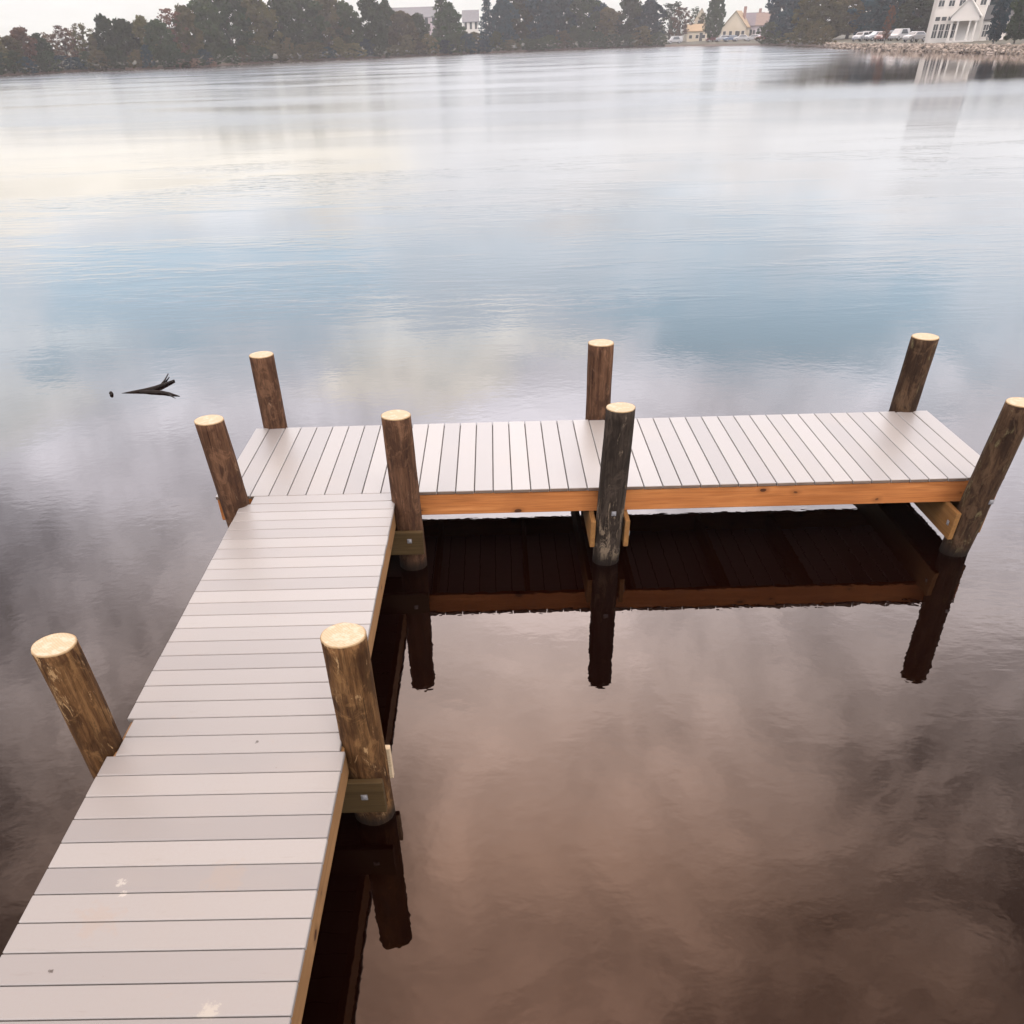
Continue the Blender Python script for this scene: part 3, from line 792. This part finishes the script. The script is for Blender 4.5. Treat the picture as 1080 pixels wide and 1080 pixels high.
# ------------------------------------------------------------------ cars
tyrem = flat('tyre_rubber', (.02, .02, .02), .8, .2, 8); rimm = flat('rim_metal', (.4, .4, .42), .35, .1, 8, .8)
lampm = flat('lamp_lens', (.6, .6, .58), .2, .05, 8)
paints = {}
def paint(c):
    if c not in paints:
        m = flat('car_paint', c, .3, .03, 1); paints[c] = m
    return paints[c]
def car(u, dist, rz, c, label, group, van=False):
    p = survey(u, dist); g = ground_at(u, dist); d = bearing(u)
    t = tag(empty('parked_car', (p.x, p.y, g), -math.atan2(d.x, d.y) + rz), label, 'car', group)
    top = 1.75 if van else 1.45
    bm = bmesh.new()
    prof_ = [(-2.2, .35), (-2.25, .7), (-2.1, .88), (-1.1, .98), (-.5, top), (1.1, top), (1.8, 1.0), (2.15, .95), (2.2, .4)] if not van else [(-2.3, .35), (-2.35, .8), (-1.6, 1.0), (-.9, top), (2.0, top), (2.25, 1.1), (2.3, .4)]
    A, B = [], []
    for x, z in prof_:
        ins = .14 if z > 1.2 else 0
        A.append(bm.verts.new((x, -.88 + ins, z))); B.append(bm.verts.new((x, .88 - ins, z)))
    n = len(A)
    for i in range(n): bm.faces.new((A[i], A[(i + 1) % n], B[(i + 1) % n], B[i]))
    bm.faces.new(A[::-1]); bm.faces.new(B)
    bmesh.ops.recalc_face_normals(bm, faces=bm.faces)
    bmesh.ops.bevel(bm, geom=bm.edges[:], offset=.05, segments=1, affect='EDGES')
    link('body', bm, paint(c), t)
    bm = bmesh.new()
    for s in (-1, 1):
        y = s * .885
        pts = [(-.85, 1.02), (-.42, top - .09), (1.0, top - .09), (1.45, 1.02)]
        q0 = [bm.verts.new((x, s * (.895 if z < 1.2 else .775), z)) for x, z in pts]
        q1 = [bm.verts.new((x, s * (.80 if z < 1.2 else .70), z)) for x, z in pts]
        bm.faces.new(q0)
        for i in range(4): bm.faces.new((q0[i], q0[(i + 1) % 4], q1[(i + 1) % 4], q1[i]))
    bmesh.ops.recalc_face_normals(bm, faces=bm.faces)
    link('side_windows', bm, glassm, t)
    if not van:
        for x0, x1 in ((-1.04, -.56), (1.78, 1.16)):
            bm = bmesh.new(); o_ = .03 if x0 < 0 else -.03
            vs = [bm.verts.new(q) for q in ((x0 - o_, -.68, 1.03), (x0 - o_, .68, 1.03), (x1 - o_, .6, top - .06), (x1 - o_, -.6, top - .06))]
            vb = [bm.verts.new(v.co + Vector((o_ * 2, 0, -.05))) for v in vs]
            bm.faces.new(vs); bm.faces.new(vb[::-1])
            for i in range(4): bm.faces.new((vs[i], vs[(i + 1) % 4], vb[(i + 1) % 4], vb[i]))
            bmesh.ops.recalc_face_normals(bm, faces=bm.faces)
            link('windscreen', bm, glassm, t)
    for x in (-1.4, 1.35):
        for s in (-1, 1):
            w = empty('wheel', (x, s * .8, .33)); w.parent = t
            bm = bmesh.new(); tube(bm, [(0, -.11, 0), (0, .11, 0)], [.33, .33], 16); link('tyre', bm, tyrem, w)
            bm = bmesh.new(); tube(bm, [(0, -.118, 0), (0, .118, 0)], [.2, .2], 12); link('rim', bm, rimm, w)
    for s in (-1, 1):
        bm = bmesh.new(); box(bm, -2.29, -2.16, s * .62 - .16, s * .62 + .16, .62, .76); link('headlight', bm, lampm, t)
WH, BL, RD, SV, GR = (.27, .27, .28), (.07, .10, .15), (.10, .025, .022), (.22, .23, .25), (.05, .055, .07)
g2 = 'cars parked before the cream houses'
for i, (u, s, rz, c, lab, van) in enumerate([
    (712, 9, .2, WH, 'white car parked left of the cream houses across the lake', True),
    (752, 22, .3, RD, 'dark red car parked under the dark tree across the lake', False),
    (763, 24, .1, SV, 'silver car parked between the red and blue cars across the lake', False),
    (771, 20, .4, BL, 'blue car parked below the steep cream gable across the lake', False),
    (782, 23, .1, WH, 'white car parked right of the blue car across the lake', False),
    (795, 21, -.2, WH, 'white car parked furthest right before the slate-roofed house', False),
    (804, 24, .3, RD, 'dark red car parked below the brown-roofed house', False)]):
    car(u, hdist(u, s), rz, c, lab, g2, van)
g3 = 'cars parked left of the big white house'
for i, (u, s, rz, c, lab, van) in enumerate([
    (908, 34, 1.1, SV, 'silver car parked leftmost of the cars on the right shore', False),
    (914, 44, .9, WH, 'white car parked second from left on the right shore', False),
    (924, 38, .6, SV, 'pale silver car parked left of the red car on the right shore', False),
    (931, 34, 1.2, (.11, .045, .04), 'reddish car parked in the middle of the cars on the right shore', False),
    (939, 42, 1.0, BL, 'blue car parked right of the red car on the right shore', False),
    (948, 40, 1.0, WH, 'tall white van parked among the cars on the right shore', True),
    (965, 30, .8, WH, 'white car parked nearest the big white house', False)]):
    car(u, hdist(u, s), rz, c, lab, g3, van)
# slim tree trunk near the cars on the right shore
tree(934, hdist(934, 8), 6, 12, 'airy', 'russet', 1, 'slender bare-looking tree in front of the parked cars on the right shore', 'tree', 'sparse_tree', 'trees along the far shore')

# ------------------------------------------------------------------ riprap
bm = bmesh.new(); rng = random.Random(2)
tmpl = bmesh.new(); bmesh.ops.create_icosphere(tmpl, subdivisions=1, radius=1)
tv = [v.co.copy() for v in tmpl.verts]; tf = [[v.index for v in f.verts] for f in tmpl.faces]; tmpl.free()
for i in range(2600):
    u = rng.uniform(868, 1180); a = az_of(u); s = rng.uniform(-.5, 3.2)
    r = shore_r(a) + s; z = land_z(a, r) + rng.uniform(0, .3)
    c = Vector((CX + math.sin(a) * r, CY + math.cos(a) * r, z)); R0 = rng.uniform(.11, .30)
    sc3 = Vector((rng.uniform(.7, 1.4), rng.uniform(.7, 1.3), rng.uniform(.5, .9))) * R0
    rz = rng.uniform(0, PI); cc, ss = math.cos(rz), math.sin(rz)
    vv = []
    for p in tv:
        q = Vector((p.x * sc3.x, p.y * sc3.y, p.z * sc3.z)) * rng.uniform(.8, 1.15)
        vv.append(bm.verts.new(c + Vector((q.x * cc - q.y * ss, q.x * ss + q.y * cc, q.z))))
    for f in tf: bm.faces.new([vv[k] for k in f])
m, nt, b = newmat('riprap_stone')
geo = N(nt, 'ShaderNodeNewGeometry')
nt.links.new(ramp(nt, geo.outputs['Random Per Island'], [(0, (.075, .06, .048)), (.5, (.16, .13, .105)), (1, (.26, .22, .19))]), b.inputs['Base Color']); b.inputs['Roughness'].default_value = .9
tag(link('riprap', bm, m), 'band of pale broken rocks along the right shore', 'rocks', kind='stuff')

# ------------------------------------------------------------------ haze
bm = bmesh.new(); box(bm, -420, 480, -60, 520, WATER - 3.5, 30)
hz, hnt, hb = newmat('lake_haze')
hnt.nodes.remove(hb); pv = hnt.nodes.new('ShaderNodeVolumePrincipled')
pv.inputs['Color'].default_value = (.84, .84, .87, 1); pv.inputs['Density'].default_value = .00038; pv.inputs['Anisotropy'].default_value = .2
hnt.links.new(pv.outputs[0], hnt.nodes['Material Output'].inputs['Volume'])
HZ = tag(link('haze', bm, hz), 'thin pale haze over the lake', 'haze', kind='stuff')

# ------------------------------------------------------------------ light
SUN_EL, SUN_AZ = math.radians(50), math.radians(150)       # behind the camera, to the right
sun = bpy.data.lights.new('sun', 'SUN'); sun.energy = 1.3; sun.angle = math.radians(18); sun.color = (1, .93, .84)
so = bpy.data.objects.new('sun', sun); COL.objects.link(so)
sd = Vector((math.sin(SUN_AZ) * math.cos(SUN_EL), math.cos(SUN_AZ) * math.cos(SUN_EL), math.sin(SUN_EL)))
so.rotation_euler = sd.to_track_quat('Z', 'Y').to_euler(); so.location = (10, -10, 30)

w = bpy.data.worlds.new('World'); sc.world = w; w.use_nodes = True; nt = w.node_tree; nt.nodes.clear()
out = N(nt, 'ShaderNodeOutputWorld'); bg = N(nt, 'ShaderNodeBackground'); bg.inputs['Strength'].default_value = .1
nt.links.new(bg.outputs[0], out.inputs[0])
sky = N(nt, 'ShaderNodeTexSky', sky_type='NISHITA'); sky.sun_disc = False; sky.sun_elevation = SUN_EL; sky.sun_rotation = SUN_AZ
sky.air_density = 1.1; sky.dust_density = 2.5; sky.ozone_density = 2
tc = N(nt, 'ShaderNodeTexCoord'); sp = N(nt, 'ShaderNodeSeparateXYZ'); nt.links.new(tc.outputs['Generated'], sp.inputs[0])
z = sp.outputs[2]
def scl(v, s):
    n = N(nt, 'ShaderNodeVectorMath', operation='SCALE'); nt.links.new(v, n.inputs[0])
    if hasattr(s, 'links'): nt.links.new(s, n.inputs['Scale'])
    else: n.inputs['Scale'].default_value = s
    return n.outputs[0]
inv = mth(nt, 'DIVIDE', 1, mth(nt, 'ADD', mth(nt, 'MAXIMUM', z, 0), .16))
pl = scl(tc.outputs['Generated'], inv)
n1 = noisetex(nt, pl, 1.15, 7, .58, .5)
mp = N(nt, 'ShaderNodeMapping'); mp.inputs['Location'].default_value = (4.2, 1.7, 0); nt.links.new(pl, mp.inputs[0])
n2 = noisetex(nt, mp.outputs[0], 2.3, 6, .6, .3)
# blue break: low band 9-21 degrees, fading to the sides
n3 = noisetex(nt, tc.outputs['Generated'], 3.2, 7, .60, .6)
# warped bearing (s) and height (zz) used to place the main cloud masses and breaks
mp2 = N(nt, 'ShaderNodeMapping'); mp2.inputs['Scale'].default_value = (3.2, 3.2, 9); nt.links.new(tc.outputs['Generated'], mp2.inputs[0])
wn = noisetex(nt, mp2.outputs[0], 1, 6, .62, .4)
mp3 = N(nt, 'ShaderNodeMapping'); mp3.inputs['Scale'].default_value = (3.2, 3.2, 9); mp3.inputs['Location'].default_value = (7, 3, 2); nt.links.new(tc.outputs['Generated'], mp3.inputs[0])
wn2 = noisetex(nt, mp3.outputs[0], 1, 6, .62, .4)
S = mth(nt, 'ADD', mth(nt, 'DIVIDE', sp.outputs[0], mth(nt, 'MAXIMUM', sp.outputs[1], .05)), mth(nt, 'MULTIPLY', mth(nt, 'SUBTRACT', wn, .5), .75))
ZZ = mth(nt, 'ADD', z, mth(nt, 'MULTIPLY', mth(nt, 'SUBTRACT', wn2, .5), .22))
front = maprange(nt, sp.outputs[1], 0, .3)
def region(s0, s1, z0, z1, es, ez, amp=1):
    m_ = mth(nt, 'MULTIPLY', maprange(nt, S, s0 - es, s0 + es), maprange(nt, S, s1 - es, s1 + es, 1, 0))
    m_ = mth(nt, 'MULTIPLY', m_, mth(nt, 'MULTIPLY', maprange(nt, ZZ, z0 - ez, z0 + ez), maprange(nt, ZZ, z1 - ez, z1 + ez, 1, 0)))
    return mth(nt, 'MULTIPLY', mth(nt, 'MULTIPLY', m_, front), amp)
low = maprange(nt, z, .04, .11, 1, 0)
def blob(dirv, wdt, amp):
    d = Vector(dirv).normalized(); vm = N(nt, 'ShaderNodeVectorMath', operation='DOT_PRODUCT'); nt.links.new(tc.outputs['Generated'], vm.inputs[0]); vm.inputs[1].default_value = d
    return maprange(nt, vm.outputs['Value'], math.cos(wdt), 1, 0, amp)
el = ramp(nt, z, [(0, (.88, .865, .82)), (.036, (.95, .93, .90)), (.075, (1.20, 1.21, 1.24)), (.20, (1.55, 1.60, 1.72)), (.36, (3.6, 3.6, 4.0)), (.58, (5.1, 4.85, 4.85)), (.75, (3.9, 3.2, 2.8)), (.88, (2.9, 2.2, 1.85))])
cream = mth(nt, 'MULTIPLY', region(-.75, -.14, .0, .115, .07, .02), maprange(nt, z, .042, .07))
el = mixc(nt, cream, el, (1.50, 1.42, 1.27))
el = mixc(nt, region(-.17, .02, .23, .29, .045, .014, .9), el, (3.3, 3.15, 2.9))
el = mixc(nt, region(-.70, -.46, .20, .26, .05, .02, .85), el, (2.9, 2.75, 2.6))
el = mixc(nt, region(.12, .40, .085, .125, .06, .02, .6), el, (1.42, 1.38, 1.36))
tex = maprange(nt, n2, .28, .70, .78, 1.18, False)
tex = mth(nt, 'MULTIPLY', tex, mth(nt, 'ADD', 1, mth(nt, 'MULTIPLY', maprange(nt, n3, .34, .64, -.42, .42, False), maprange(nt, z, .1, .45, .25, 1))))
lumi = mth(nt, 'ADD', tex, blob((.10, .80, .60), .40, .42))
lumi = mth(nt, 'SUBTRACT', lumi, blob((-.60, .50, .62), .60, .62))
lumi = mth(nt, 'SUBTRACT', lumi, blob((.56, .45, .70), .55, .42))
lumi = mth(nt, 'ADD', mth(nt, 'MULTIPLY', mth(nt, 'MAXIMUM', lumi, .15), mth(nt, 'SUBTRACT', 1, mth(nt, 'MULTIPLY', low, .8))), mth(nt, 'MULTIPLY', low, .8))
cloud = scl(scl(el, lumi), 10)
blue = mixc(nt, .85, sky.outputs[0], (11.2, 15.2, 18.4))
gap = region(.10, .60, .175, .275, .12, .04, 1)
gap = mth(nt, 'MAXIMUM', gap, region(-.55, -.03, .150, .225, .07, .03, .9))
gap = mth(nt, 'MAXIMUM', gap, region(-.8, .8, .14, .26, .1, .04, .5))
cover = mth(nt, 'SUBTRACT', 1, gap)
nt.links.new(mixc(nt, cover, blue, cloud), bg.inputs['Color'])

sc.view_settings.view_transform = 'Standard'; sc.view_settings.look = 'None'; sc.view_settings.exposure = 0; sc.view_settings.gamma = 1
sc.render.engine = 'CYCLES'
sc.cycles.volume_bounces = 0; sc.cycles.max_bounces = 6
sc.cycles.volume_step_rate = 5
